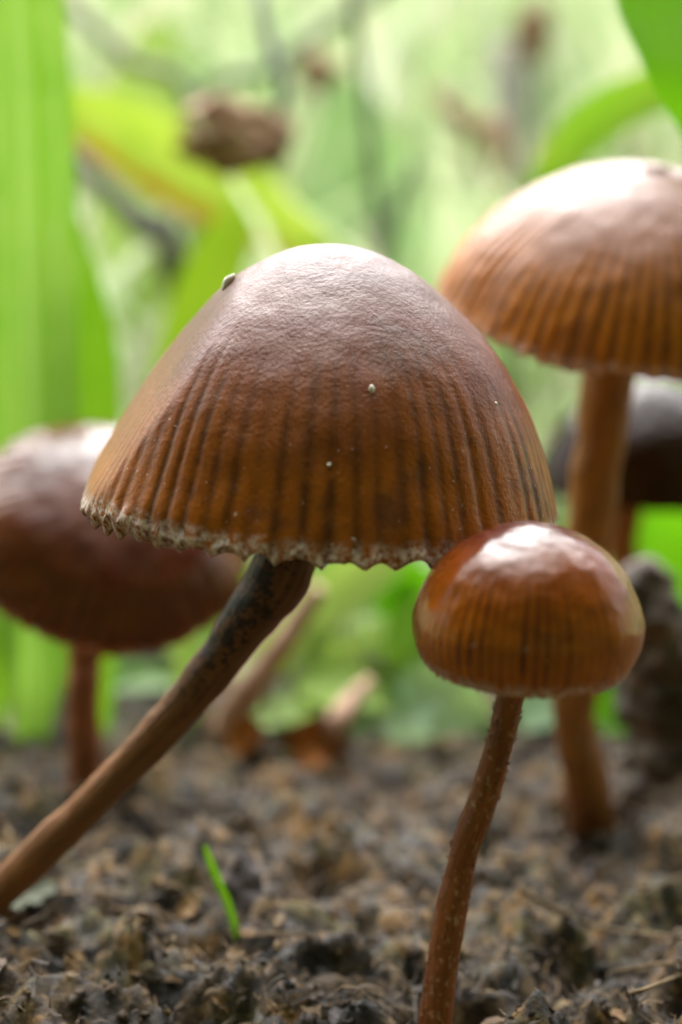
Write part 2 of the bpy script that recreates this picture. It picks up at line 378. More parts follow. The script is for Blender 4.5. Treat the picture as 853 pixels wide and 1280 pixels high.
# ------------------------------------------------------------------ ground sheet
def graded(lo, hi, step, far):
    core = np.arange(lo, hi + step / 2, step)
    ext, s, x = [], step, hi
    while x < far: s *= 1.22; x += s; ext.append(x)
    ext2, s, x = [], step, lo
    while x > -far: s *= 1.22; x -= s; ext2.append(x)
    return np.r_[ext2[::-1], core, ext]
gx = graded(-7.5, 7.5, 0.034, 12000); gy = graded(6.0, 18, 0.034, 12000)
X, Y = np.meshgrid(gx, gy, indexing='ij')
Z = ground_z(X, Y)
ground = obj('ground', mesh('ground', np.stack([X, Y, Z], -1).reshape(-1, 3), grid(len(gx), len(gy))), M_SOIL)
tag(ground, 'dark crumbly bare soil running back into turf', None, kind='structure')

def on_ground(px, py):
    d = ray(px, py); Ds_ = np.arange(6.0, 40.0, 0.02); P = CAM + Ds_[:, None] * d
    hit = P[:, 2] <= ground_z(P[:, 0], P[:, 1])
    D = Ds_[np.argmax(hit)] if hit.any() else CAM_H / -d[2]
    return CAM + D * d, D

# ------------------------------------------------------------------ mushrooms
def cap_mesh(center, axis, R, prof, nrib, groove, tooth, lobes=0.03, facet=None, seed=0, wr=0.004, seg=600, rings=130, sector=None):
    ax = norm(axis); xx = norm(np.cross([0, 1, 0], ax)); yy = np.cross(ax, xx)
    pr = np.asarray(prof, float)
    S = spline(np.c_[pr, np.zeros(len(pr))], rings)
    r, z = S[:, 0], S[:, 1]
    d = np.r_[0, np.cumsum(np.hypot(np.diff(r), np.diff(z)))]; t = d / d[-1]
    rim_r, rim_z = r[-1], z[-1]
    # the margin turns under
    ur = rim_r - np.array([0.006, 0.018, 0.034, 0.055, 0.085]); uz = rim_z + np.array([-0.012, -0.010, 0.004, 0.022, 0.045])
    r = np.r_[np.maximum(r, 1e-3), ur]; z = np.r_[z, uz]; t = np.r_[t, 1.0, 1.03, 1.06, 1.09, 1.1]
    lipw = np.r_[np.ones(rings), 1, 1, .9, .6, .2]
    th = np.linspace(0, 2 * np.pi, seg, endpoint=False)
    c, s = np.cos(th), np.sin(th)
    circ = np.stack([c, s, np.full(seg, seed * 3.7)], -1)
    warp = fbm(circ * 2.2, 3) * 1.9 + fbm(circ * 9, 2) * 0.5
    ph = nrib * th + warp
    depth_var = 0.65 + 0.5 * fbm(circ * 7 + 31, 2)
    start = 0.42 + 0.16 * fbm(circ * 6 + 11, 2)
    T = t[:, None]
    c3 = np.stack([np.broadcast_to(c[None] * 6, (len(t), seg)), np.broadcast_to(s[None] * 6, (len(t), seg)), np.broadcast_to(T * 2.5 + seed, (len(t), seg))], -1)
    ph2 = ph[None] + 1.3 * fbm(c3, 3) * (1.05 - np.minimum(T, 1))
    g = np.clip(0.5 + 0.5 * np.cos(ph2), 0, 1) ** 1.7
    gw = sstep(start[None], start[None] + 0.45, T)
    lob = 1 + lobes * fbm(circ * 1.3 + 3, 2)[None] * sstep(0.1, 0.8, T)
    rr = r[:, None] * lob - groove * g * gw * depth_var[None]
    pt = (0.7 * nrib) * th + warp * 1.3 + 0.9 * fbm(circ * 6 + 77, 2)
    arch = np.abs(np.sin(np.round(0.7 * nrib) * th / 2 + (pt - 0.7 * nrib * th) / 2)) ** 0.75
    ton = np.clip(0.75 + 0.9 * fbm(circ * 5 + 51, 2), 0.25, 1.6)
    zz = z[:, None] + (tooth * (arch - 0.5) * ton + 0.2 * tooth * fbm(circ * 24, 2) + 0.6 * lobes * fbm(circ * 1.7 + 8, 2))[None] * sstep(0.90, 1.0, T) * lipw[:, None]
    if sector:   # part of the margin where the pale underside shows
        dw = np.exp(-(((np.degrees(th) - sector[0] + 180) % 360 - 180) / sector[1]) ** 2)
        zz = zz + sector[2] * dw[None] * sstep(0.86, 1.0, T) * lipw[:, None]
        zz[-5:] -= np.array([.0, .05, .065, .06, .03])[:, None] * dw[None]
    rr = rr + (0.35 * tooth * fbm(circ * 16 + 70, 2) * 0.6)[None] * sstep(0.94, 1, T)
    L = np.stack([rr * c[None], rr * s[None], zz], -1)
    nv = fbm(L * 3.0 + seed * 9.1, 3) * wr * 3 + fbm(L * 9 + seed, 2) * wr
    L = L * (1 + nv[..., None] * (lipw[:, None, None]))
    if facet is not None:
        for (fd, fc, fk) in facet:
            fd = norm(fd); dd = L @ fd; over = np.maximum(0, dd - fc)
            over = over * over / (over + 0.04)
            L = L - fd * (over * (1 - fk))[..., None]
    W = np.asarray(center) + R * (L[..., :1] * xx + L[..., 1:2] * yy + L[..., 2:] * ax)
    n = len(r)
    stv = np.clip(0.6 + 0.9 * fbm(circ * 8 + 91, 3), 0, 1)
    att = dict(t=np.repeat(t, seg), groove=g.ravel(), wob=np.tile(warp, n), str=np.tile(stv, n))
    return W.reshape(-1, 3), grid(n, seg, True), att, (xx, yy, ax)

def gill_mesh(center, frame, R, rim_r, rim_z, stem_r, n=84, up=0.34):
    xx, yy, ax = frame; seg = n * 6; k = 14
    th = np.linspace(0, 2 * np.pi, seg, endpoint=False)
    tri = np.abs(((th * n / (2 * np.pi)) % 1) - 0.5) * 2
    u = np.linspace(0, 1, k)
    r = (rim_r - 0.06) * (1 - u) + stem_r * u
    z = rim_z + 0.03 + up * np.sin(u * np.pi / 2)
    zz = z[:, None] + 0.10 * tri[None] * (np.sin(u * np.pi) ** 0.5 * 0.9 + 0.1)[:, None]
    L = np.stack([r[:, None] * np.cos(th), r[:, None] * np.sin(th), zz], -1)
    W = np.asarray(center) + R * (L[..., :1] * xx + L[..., 1:2] * yy + L[..., 2:] * ax)
    return W.reshape(-1, 3), grid(k, seg, True)

def mushroom(label, center, axis, R, prof, mats, stem_pts, stem_r, nrib=56, groove=0.014, tooth=0.03, facet=None, seed=0, lobes=0.03, wr=0.004, seg=600, rings=130, flakes=False, stemseg=40, dark_side=None, sector=None):
    stem_pts = [np.asarray(p, float) for p in stem_pts]
    base = stem_pts[0]
    bz = float(ground_z(base[0], base[1]))
    origin = np.array([base[0], base[1], bz])
    e = thing('mushroom', origin, label, 'mushroom', 'brown mushrooms growing from the soil')
    V, F, att, fr = cap_mesh(center, axis, R, prof, nrib, groove, tooth, lobes, facet, seed, wr, seg, rings, sector)
    cap = obj('cap', mesh('cap', V - origin, F, att), mats[0], e)
    Vg, Fg = gill_mesh(center, fr, R, prof[-1][0], prof[-1][1], stem_r[-1] / R * 0.8)
    obj('gills', mesh('gills', Vg - origin, Fg), M_GILL, e)
    top = np.asarray(center) + fr[2] * R * 0.42
    pts = [base - np.array([0, 0, 0.35])] + stem_pts[0:] + [top]
    rad = [stem_r[0] * 1.25] + list(stem_r) + [stem_r[-1]]
    Vs, Fs, al, an = tube(pts, rad, stemseg, 150, bump=0.10, bscale=4.0)
    cen = np.repeat(spline(np.array(pts), 150), stemseg, axis=0); cen = np.vstack([cen, cen[:1], cen[-1:]])
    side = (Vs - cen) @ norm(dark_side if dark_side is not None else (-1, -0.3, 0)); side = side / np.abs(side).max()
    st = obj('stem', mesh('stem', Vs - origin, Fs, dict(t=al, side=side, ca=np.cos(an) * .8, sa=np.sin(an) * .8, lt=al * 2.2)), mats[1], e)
    if flakes:   # pale scurf standing off the stem
        fv, ff, fa = [], [], []
        S = spline(np.hstack([np.array(pts), np.array(rad)[:, None]]), 400)
        for q in range(380):
            k = int(rng.integers(30, 372)); P, r_ = S[k, :3], S[k, 3]; T_ = norm(S[k + 1, :3] - S[k - 1, :3])
            a = rng.uniform(0, 2 * np.pi); A = norm(np.cross(T_, [0, 1, 0])); B = np.cross(T_, A)
            nrm_ = A * math.cos(a) + B * math.sin(a); sd_ = np.cross(nrm_, T_)
            c = P + nrm_ * r_ * 1.0; ln = rng.uniform(0.006, 0.018); wd = rng.uniform(0.003, 0.008); up_ = rng.uniform(0.002, 0.006)
            o_ = len(fv) * 1
            b0 = len(fv)
            fv += [c - T_ * ln - nrm_ * 0.008, c - sd_ * wd - nrm_ * 0.006, c + sd_ * wd - nrm_ * 0.006, c + T_ * ln + nrm_ * up_, c + nrm_ * up_ * 1.2]
            ff += [[b0, b0 + 1, b0 + 4], [b0 + 1, b0 + 3, b0 + 4], [b0 + 3, b0 + 2, b0 + 4], [b0 + 2, b0, b0 + 4]]
            fa += [rng.random()] * 5
        sc = obj('scurf', mesh('scurf', np.array(fv) - origin, ff, dict(rnd=fa), smooth=False), M_FLAKE, st)
        sc['kind'] = 'stuff'
    return e, V

P_MAIN = [(0, 1.055), (.09, 1.05), (.19, 1.028), (.30, .975), (.42, .90), (.575, .773), (.735, .60), (.85, .41), (.93, .21), (.975, .08), (1.0, -0.02)]
main_c = at(402, 626, 9.75)
Rm = 299 * cm_per_px(9.75)
mp = [on_ground(-75, 1170)[0]] + [at(x, y, d) for x, y, d in ((-20, 1130, 10.75), (60, 1058, 10.5), (125, 992, 10.35), (200, 915, 10.15), (265, 838, 10.0), (318, 765, 9.85), (356, 700, 9.75))]
mr = [.14, .125, .122, .12, .125, .14, .165, .195]
MAIN, V_MAIN = mushroom('large conical mushroom with matte brown grooved cap, ragged frosted rim and slanting stained stem',
    main_c, (0.055, -0.06, 1), Rm, P_MAIN, (M_MAIN, M_STEM_MAIN), mp, mr, nrib=70, groove=0.0075, tooth=0.044,
    facet=[((-0.83, -0.16, 0.55), 0.815, 0.05)], seed=1, wr=0.0025, seg=900, rings=170, lobes=0.035, sector=(222, 24, 0.045), dark_side=(-0.8, -0.5, 0.5))

P_BUTTON = [(0, 1.25), (.2, 1.235), (.38, 1.185), (.55, 1.10), (.70, .99), (.84, .83), (.94, .63), (.99, .47), (1.0, .36), (.985, .24), (.945, .12), (.88, 0.02)]
bc = at(657, 831, 8.45)
Rb = 143 * cm_per_px(8.45)
bp = [np.array([*at(541, 1330, 8.5)[:2], 0.0])] + [at(x, y, 8.48) for x, y in ((545, 1275), (556, 1190), (570, 1110), (583, 1055), (606, 995), (625, 930), (638, 872))]
BUTTON, V_BUTTON = mushroom('small glossy orange-brown button mushroom with rounded cap and scurfy thin stem',
    bc, (0.03, -0.10, 1), Rb, P_BUTTON, (M_BUTTON, M_STEM_SMALL), bp, [.095, .088, .082, .080, .078, .078, .077, .076], nrib=66, groove=0.006, tooth=0.02, seed=2, wr=0.003, flakes=True, lobes=0.02)

P_RIGHT = [(0, .70), (.05, .70), (.10, .675), (.22, .65), (.42, .585), (.62, .475), (.80, .32), (.92, .16), (1.0, -0.02)]
rc = at(793, 375, 12.7)
Rr = 246 * cm_per_px(12.7)
rbase = on_ground(738, 1032)[0]
rp = [rbase] + [at(x, y, d) for x, y, d in ((728, 960, 13.35), (718, 890, 13.2), (724, 780, 13.0), (738, 650, 12.9), (752, 540, 12.8), (764, 460, 12.7))]
RIGHTM, V_RIGHT = mushroom('tall mushroom with wide satin tan cap, pale sheen and fine ribs around the rim',
    rc, (0.06, -0.36, 1), Rr, P_RIGHT, (M_RIGHT, M_STEM_RIGHT), rp, [.22, .185, .17, .17, .18, .195, .21], nrib=72, groove=0.014, tooth=0.032, seed=3, lobes=0.025)

P_LEFT = [(0, .46), (.06, .455), (.14, .42), (.25, .40), (.45, .345), (.68, .25), (.86, .10), (.96, -.03), (1.0, -.11)]
lc = at(138, 656, 13.6)
Rl = 178 * cm_per_px(13.6)
lbase = on_ground(108, 992)[0]
lp = [lbase] + [at(x, y, 14.0) for x, y in ((106, 930), (104, 860), (112, 790))]
LEFTM, V_LEFT = mushroom('flat-capped dark reddish brown mushroom tilted over, half behind the slanting stem',
    lc, (0.42, -0.95, 1), Rl, P_LEFT, (M_LEFT, M_STEM_LEFT), lp, [.17, .145, .14, .15], nrib=52, groove=0.018, tooth=0.03, seed=4, lobes=0.05, wr=0.008)

P_BACK = [(0, 1.0), (.15, .99), (.35, .92), (.58, .76), (.78, .53), (.92, .24), (1.0, -.05)]
kc = at(803, 606, 17.0)
Rk = 133 * cm_per_px(17.0)
kb, kD = on_ground(782, 925)
kp = [kb] + [at(x, y, d) for x, y, d in ((786, 860, 17.3), (784, 760, 17.1), (780, 660, 17.0))]
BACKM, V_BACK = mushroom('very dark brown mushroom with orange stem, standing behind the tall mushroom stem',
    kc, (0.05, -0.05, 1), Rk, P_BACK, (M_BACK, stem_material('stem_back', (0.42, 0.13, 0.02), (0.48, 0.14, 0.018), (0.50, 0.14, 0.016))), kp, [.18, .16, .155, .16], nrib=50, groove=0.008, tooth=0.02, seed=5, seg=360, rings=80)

# ------------------------------------------------------------------ specks on the big cap
def on_cap(V, px, py):
    x, y, z = project(V)
    d = np.hypot(x - px, y - py)
    near = d < 5
    if not near.any(): near = d < 14
    idx = np.where(near)[0]
    return V[idx[np.argmin(z[idx])]]
def pebble_mesh(size, seed, sub=1, rough=0.25):
    import bmesh
    bm = bmesh.new(); bmesh.ops.create_icosphere(bm, subdivisions=sub, radius=1.0)
    V = np.array([v.co[:] for v in bm.verts]); F = np.array([[v.index for v in f.verts] for f in bm.faces]); bm.free()
    V = V * (1 + rough * fbm(V * 1.1 + seed * 5.3, 2))[:, None] * np.asarray(size)
    return V, F
for k, (px, py, s, lab) in enumerate(((466, 483, (.017, .013, .028), 'larger oval white grain stuck on the front of the big cap'),
                                  (411, 576, (.011, .010, .011), 'tiny white speck stuck low on the front of the big cap'),
                                  (624, 502, (.009, .008, .013), 'tiny pale speck stuck on the right flank of the big cap'))):
    p = on_cap(V_MAIN, px, py); V, F = pebble_mesh(s, k, 2, 0.1)
    tag(obj('grain', mesh('grain', V, F), M_SPECK, None, p), lab, 'speck')
p = on_cap(V_MAIN, 287, 347)
V, F, al, an = tube([p + np.array([-.05, -.01, -.06]), p + np.array([-.02, -.012, 0.0]), p + np.array([.015, 0, .035])], [.012, .024, .010], 8, 10, 0.4, 20)
tag(obj('husk_flake', mesh('husk_flake', V - p, F), M_SPECK, None, p), 'little straw coloured flake stuck on the left shoulder of the big cap', 'flake')

# ------------------------------------------------------------------ leaves
def leaf_verts(pts, widths, nu=40, nv=13, cup=0.15, face=None, twist=0.0, wave=0.03, seed=0):
    W = np.asarray(widths, float).reshape(-1, 1)
    S = spline(np.hstack([np.asarray(pts, float), W]), nu)
    P, w = S[:, :3], np.maximum(S[:, 3], 0.004)
    T = np.gradient(P, axis=0); T /= np.linalg.norm(T, axis=1)[:, None]
    u = np.linspace(0, 1, nu); v = np.linspace(-1, 1, nv)
    f = np.asarray(face, float) if face is not None else None
    out = np.zeros((nu, nv, 3))
    for i in range(nu):
        nh = f if f is not None else norm(CAM - P[i])
        sd_ = norm(np.cross(T[i], nh)); nn = np.cross(sd_, T[i])
        a = twist * (u[i] - 0.5) if np.isscalar(twist) else twist[0] + (twist[1] - twist[0]) * u[i]
        s2 = sd_ * math.cos(a) + nn * math.sin(a); n2 = np.cross(s2, T[i])
        hw = w[i] / 2
        out[i] = P[i] + np.outer(v * hw, s2) + np.outer((np.abs(v) ** 1.5) * cup * hw, n2) + np.outer(wave * hw * np.sin(u[i] * 17 + seed + v * 2) * np.abs(v), n2)
    return out.reshape(-1, 3), grid(nu, nv), dict(lu=np.repeat(u, nv), lv=np.tile(v, nu))

def leaf_plant(name, label, cat, pts, widths, mat, group=None, stalk_r=0.05, root=None, stalk_mat=None, part='blade', **kw):
    """a leaf rising on its own stalk from the ground; pts run from the leaf base to its tip"""
    pts = [np.asarray(p, float) for p in pts]
    b = pts[0]
    rx, ry = (b[0], b[1]) if root is None else root
    o = np.array([rx, ry, float(ground_z(rx, ry))])
    e = thing(name, o, label, cat, group)
    V, F, at_ = leaf_verts(pts, widths, **kw)
    obj(part, mesh(part, V - o, F, at_), mat, e)
    if b[2] - o[2] > 0.05 or root is not None:
        mid = (o + b) / 2 + (b - pts[1]) * 0.12
        V, F, al, an = tube([o - np.array([0, 0, .15]), mid, b, b + (pts[1] - b) * 0.25], [stalk_r * 1.2, stalk_r, stalk_r * .8, stalk_r * .4], 8, 24)
        obj('stalk', mesh('stalk', V - o, F), stalk_mat or M_STALK, e)
    return e
def pxpts(lst): return [at(x, y, d) for x, y, d in lst]
def pxw(ws, D): return [w * cm_per_px(D) for w in ws]

# tall blades beside the left mushroom
b1 = on_ground(40, 925)[0]
leaf_plant('tall_grass', 'broad pale green upright blade with lengthwise veins behind the tilted mushroom', 'grass blade',
    [b1] + pxpts([(42, 800, 16.2), (38, 520, 16.0), (28, 220, 15.8), (18, -40, 15.6), (10, -260, 15.4)]), pxw([40, 85, 120, 130, 110, 10], 16), G['blade'], nv=21, cup=0.25)
b2 = on_ground(118, 915)[0]
leaf_plant('tall_grass', 'deep green blade tapering upward, right of the broad pale blade', 'grass blade',
    [b2] + pxpts([(116, 800, 16.8), (104, 560, 16.7), (96, 430, 16.6), (84, 320, 16.5), (70, 200, 16.4)]), pxw([40, 62, 96, 98, 60, 4], 16.6), G['blade2'], cup=0.2)
b3 = on_ground(-4, 915)[0]
leaf_plant('tall_grass', 'narrow green blade at the foot of the broad pale blade', 'grass blade',
    [b3] + pxpts([(0, 820, 16.2), (4, 700, 16.2), (10, 560, 16.2)]), pxw([16, 30, 26, 4], 16), G['blade2'])
# leaf at the upper right, close to the tall mushroom
leaf_plant('broad_leaf', 'bright fresh green leaf with pale spots hanging over the tall mushroom', 'leaf',
    pxpts([(960, -150, 13.2), (910, -90, 12.9), (878, 0, 12.6), (866, 90, 12.4), (870, 160, 12.4), (876, 220, 12.4)]), pxw([30, 190, 225, 118, 40, 4], 12.6), G['fresh'],
    root=(at(1120, 900, 14)[0], 14.0), cup=0.2, nv=17)
leaf_plant('broad_leaf', 'narrow arching leaf with yellowish base above the tall mushroom cap', 'leaf',
    pxpts([(650, 300, 20), (690, 215, 20), (735, 160, 19.8), (790, 125, 19.5), (850, 112, 19.2), (930, 130, 19)]), pxw([20, 50, 62, 58, 48, 5], 19.8), leaf_material('leaf_arch', (0.14, 0.30, 0.02), (0.20, 0.34, 0.04), edge=(0.33, 0.24, 0.03), edge_side=-0.6), cup=0.2)
# lime leaves left of the big cap
leaf_plant('broad_leaf', 'lime green leaf with yellow-brown margin beneath the withered bud', 'leaf',
    pxpts([(420, 330, 25.5), (330, 268, 25), (250, 222, 24.6), (170, 175, 24.2), (100, 140, 23.8), (50, 110, 23.5)]), pxw([30, 85, 100, 92, 66, 5], 24.5), G['yellowedge'], cup=0.2)
leaf_plant('broad_leaf', 'vivid lime leaf standing just behind the left shoulder of the big cap', 'leaf',
    pxpts([(180, 620, 23), (215, 500, 22.5), (245, 400, 22.2), (280, 310, 22), (320, 230, 22)]), pxw([24, 60, 78, 66, 8], 22.3), G['lime'], cup=0.15)
leaf_plant('broad_leaf', 'wide blue-green leaf behind the top of the big cap', 'leaf',
    pxpts([(455, 420, 28), (455, 330, 28), (450, 240, 28), (440, 150, 28), (430, 90, 28)]), pxw([40, 130, 140, 90, 8], 28), G['blue'], cup=0.15)
leaf_plant('broad_leaf', 'tall pale leaf left of the hanging withered bud', 'leaf',
    pxpts([(170, 420, 30), (175, 300, 30), (180, 200, 30), (190, 90, 30), (205, 20, 30)]), pxw([40, 110, 120, 90, 8], 30), G['pale'], cup=0.15)
# low leaves in the middle distance
low = [
 ('pale green diagonal leaf running up from behind the slanting stem to the big cap', [(300, 870, 17.6), (350, 810, 17.5), (410, 750, 17.3), (470, 700, 17.2), (540, 640, 17)], [14, 52, 70, 66, 8], 'pale'),
 ('bright green leaf under the big cap beside the button mushroom', [(570, 830, 18.6), (540, 775, 18.4), (500, 735, 18.2), (450, 715, 18), (400, 700, 18)], [20, 70, 82, 60, 6], 'fresh'),
 ('rounded pale green leaf above the rust coloured dead leaf', [(445, 890, 17.4), (425, 855, 17.3), (408, 820, 17.3), (395, 785, 17.3)], [14, 66, 74, 8], 'pale'),
 ('low blue-green leaf left of the button mushroom stem', [(610, 925, 16.6), (570, 902, 16.6), (535, 885, 16.7), (498, 872, 16.8)], [24, 66, 74, 10], 'blue'),
 ('low blue-green leaf between the two right-hand stems', [(650, 930, 16.6), (672, 905, 16.8), (688, 880, 17), (700, 850, 17)], [18, 58, 60, 8], 'blue'),
 ('low mid green leaf right of the tall mushroom stem', [(745, 930, 15.9), (770, 915, 16), (800, 905, 16), (830, 900, 16)], [18, 56, 60, 10], 'fresh'),
 ('bright green leaf right of the orange stem, above the rotten stump', [(850, 800, 19.6), (838, 740, 19.4), (825, 680, 19.2), (805, 610, 19), (790, 560, 19)], [30, 110, 125, 90, 8], 'fresh'),
 ('dark green low leaf left of the tilted mushroom stem', [(90, 880, 17.4), (55, 858, 17.3), (25, 842, 17.2), (-15, 830, 17.2)], [12, 42, 44, 6], 'mid'),
 ('grey-green leaf behind the foot of the slanting stem', [(230, 905, 17), (240, 860, 17), (246, 820, 17), (250, 790, 17)], [16, 48, 46, 6], 'pale'),
 ('lime leaf seen past the rim of the tall mushroom', [(900, 560, 22), (870, 500, 22), (840, 455, 22), (800, 410, 22)], [30, 90, 90, 8], 'lime'),
]
for lab, P, W, m in low:
    if 'low' in lab.split(): P = [(x_, y_ - 22, d_ - .5) for x_, y_, d_ in P]; W = [w_ * 1.25 for w_ in W]
    leaf_plant('broad_leaf', lab, 'leaf', pxpts(P), pxw(W, P[1][2]), G[m], cup=0.22, stalk_r=0.04, wave=0.06, seed=P[0][0])

# scattered undergrowth leaves farther back
r2 = random.Random(11)
KL = dict(lime='lime green', pale='pale green', mid='dark green', blue='blue-green', blade='light green', blade2='deep green')
kinds = ['lime', 'pale', 'mid', 'blue', 'pale', 'blade', 'pale', 'blade2']
for k in range(95):
    D = 19.5 + 38 * r2.random() ** 1.2
    x = r2.uniform(-0.34, 0.34) * D; y = D
    h = r2.uniform(0.6, 2.2) if D < 26 else r2.uniform(1.5, 8.5)
    L = r2.uniform(1.6, 3.6) * (0.75 + D / 60); a = r2.uniform(0, 6.28); el = r2.uniform(-0.1, 1.1)
    z0 = float(ground_z(x, y)) + h * 0.6
    d = np.array([math.cos(a) * math.cos(el), 0.5 * math.sin(a) * math.cos(el), math.sin(el)])
    b = np.array([x, y, z0]); pts = [b, b + d * L * .35, b + d * L * .7 + np.array([0, 0, -.05 * L]), b + d * L + np.array([0, 0, -.18 * L])]
    w = L * r2.uniform(.22, .42)
    leaf_plant('undergrowth_leaf', 'blurred ' + KL[kinds[k % len(kinds)]] + ' leaf among the undergrowth behind the mushrooms', 'leaf', pts, [w * .2, w, w * .85, .01], G[kinds[k % len(kinds)]],
        group='undergrowth leaves', face=norm((r2.uniform(-.5, .5), r2.uniform(-1, .1), r2.uniform(.3, 1))), nu=14, nv=7, stalk_r=0.05)

# low leaves crowding the edge of the bare soil
for k in range(74):
    D = 16.2 + 5.0 * r2.random(); x = r2.uniform(-0.27, 0.27) * D
    L = r2.uniform(.7, 1.7); a = r2.uniform(0, 6.28); el = r2.uniform(0.0, 0.9)
    b = np.array([x, D, float(ground_z(x, D)) + r2.uniform(.1, .9)])
    d = np.array([math.cos(a) * math.cos(el), 0.5 * math.sin(a) * math.cos(el), math.sin(el)])
    w = L * r2.uniform(.35, .6); kk = r2.choice(['mid', 'pale', 'blue', 'fresh', 'lime', 'mid'])
    leaf_plant('low_leaf', 'small ' + KL.get(kk, 'bright green') + ' leaf at the edge of the bare soil', 'leaf', [b, b + d * L * .35, b + d * L * .7 + np.array([0, 0, -.04 * L]), b + d * L + np.array([0, 0, -.15 * L])], [w * .3, w, w * .9, .02], G[kk],
        group='low leaves edging the soil', face=norm((r2.uniform(-.5, .5), r2.uniform(-1, -.2), r2.uniform(.3, 1))), nu=14, nv=9, stalk_r=0.03, cup=.25)
# turf behind
def blades(n, y0, y1, hmin, hmax, wmin, wmax, seed, spread=0.42, power=1.0, ring=False):
    g = np.random.default_rng(seed); k = 5
    y = y0 + (y1 - y0) * g.random(n) ** power; x = g.uniform(-1, 1, n) * (y * spread + 6)
    if ring:       # unseen tall grass added beside and behind the camera to block sky light
        a = g.uniform(-0.15, math.pi + 0.15, n); rr = y0 + (y1 - y0) * g.random(n) ** 1.5
        x = np.cos(a) * rr; y = 6 - np.sin(a) * rr
    z = ground_z(x, y) - 0.1
    h = g.uniform(hmin, hmax, n) * (0.6 + 0.4 * np.minimum(1, y / 60)); w = g.uniform(wmin, wmax, n); a = g.uniform(0, 2 * np.pi, n); lean = g.uniform(0.1, 0.8, n) * h
    u = np.linspace(0, 1, k)
    cx = x[:, None] + np.cos(a)[:, None] * lean[:, None] * u ** 2; cy = y[:, None] + np.sin(a)[:, None] * lean[:, None] * u ** 2; cz = z[:, None] + h[:, None] * (u - 0.18 * u ** 3)
    b = a + np.pi / 2 + g.uniform(-.6, .6, n); ww = w[:, None] * (1 - u ** 2.2) * .5 + .004
    sx, sy = np.cos(b)[:, None] * ww, np.sin(b)[:, None] * ww
    V = np.stack([np.stack([cx - sx, cy - sy, cz], -1), np.stack([cx + sx, cy + sy, cz], -1)], 2)
    base = (np.arange(n) * k * 2)[:, None, None]; i = np.arange(k - 1)[None, :, None] * 2
    F = base + i + np.array([0, 1, 3, 2])[None, None]
    return V.reshape(-1, 3), F.reshape(-1, 4), np.repeat(g.random(n), k * 2)
Va, Fa, ra = blades(2600, 24, 60, 3, 11, .25, .7, 1)
Vb, Fb, rb = blades(9000, 50, 320, 6, 17, .35, .9, 2, power=1.3)
Vc, Fc, rc_ = blades(900, 18.5, 34, 1.2, 6.5, .10, .28, 3, spread=0.32)
Vd, Fd, rd = blades(6000, 15, 75, 28, 68, .6, 1.4, 4, ring=True)
F = np.vstack([Fa, Fb + len(Va), Fc + len(Va) + len(Vb), Fd + len(Va) + len(Vb) + len(Vc)])
tag(obj('grass', mesh('grass', np.vstack([Va, Vb, Vc, Vd]), F, dict(rnd=np.r_[ra, rb, rc_, rd])), M_GRASS), 'pale green blurred grass filling the background, plus an unseen ring added to block sky light', 'grass', kind='stuff')

# ------------------------------------------------------------------ withered bud, stalks and dead stems behind
def stalk_thing(name, label, cat, pts, radii, mat, root=None, n=40, seg=10, bump=0.1, group=None):
    pts = [np.asarray(p, float) for p in pts]
    if root is not None:
        pts = [np.array([root[0], root[1], float(ground_z(*root)) - .1])] + pts; radii = [radii[0]] + list(radii)
    o = np.array([pts[0][0], pts[0][1], float(ground_z(pts[0][0], pts[0][1]))])
    V, F, al, an = tube(pts, radii, seg, n, bump)
    m = obj(name, mesh(name, V - o, F), mat, None, o)
    return tag(m, label, cat, group), o
def bud(label, c, size, stem_pts, root, seed, D, smat=None):
    o = np.array([root[0], root[1], float(ground_z(*root))])
    e = thing('seed_head', o, label, 'seed head')
    V, F = pebble_mesh(size, seed, 4, 0.45); V = V * (1 + 0.22 * fbm(V * 5 + seed, 3))[:, None]
    V = V * (1 + 0.10 * np.sin(np.arctan2(V[:, 2], V[:, 1]) * 7 + V[:, 0] * 2))[:, None]
    obj('head', mesh('head', V + c - o, F), M_BUD, e)
    for q in range(7):     # shrivelled bracts round the head
        a = q * 0.9 + seed; dv = np.array([-.2 + .3 * math.sin(q * 2.1), math.cos(a), math.sin(a)])
        sz = size[1]
        p0 = c + np.array([size[0] * .8, 0, 0]) * .9 + dv * sz * .3
        P = [p0, c + dv * sz * 1.02 + np.array([size[0] * .2, 0, 0]), c + dv * sz * .95 - np.array([size[0] * .7, 0, 0]), c + dv * sz * .7 - np.array([size[0] * 1.15, 0, 0])]
        V, F, at_ = leaf_verts(P, [sz * .3, sz * .8, sz * .6, .02], nu=10, nv=5, face=dv, wave=.2)
        obj('bract', mesh('bract', V - o, F, at_), M_BUD, e)
    V, F, al, an = tube([o - np.array([0, 0, .1])] + [np.asarray(p, float) for p in stem_pts], [.08] * 2 + [.075] * (len(stem_pts) - 1), 10, 60)
    obj('stalk', mesh('stalk', V - o, F), smat or M_GREY, e)
bc_ = at(288, 168, 20)
bud('hanging withered brown bud on a thin arching stalk', bc_, (.50, .38, .38), [at(470, 250, 25), at(430, -60, 24), at(360, -120, 22), at(326, -20, 20.6), at(340, 60, 20.2), at(356, 110, 20), at(345, 150, 20), at(322, 165, 20)], (at(520, 640, 26)[0], 26.0), 2, 20, M_BSTALK)
bud('small blurred brown seed head above the big cap', at(402, 95, 30), (.28, .26, .36), [at(412, 300, 30.5), at(408, 180, 30.2), at(403, 110, 30)], (at(420, 700, 31)[0], 31.0), 5, 30)
bud('dark brown seed head high behind the tall mushroom', at(668, 40, 33), (.34, .3, .55), [at(690, 330, 33), at(685, 200, 33), at(672, 70, 33)], (at(690, 600, 33)[0], 33.0), 8, 33)
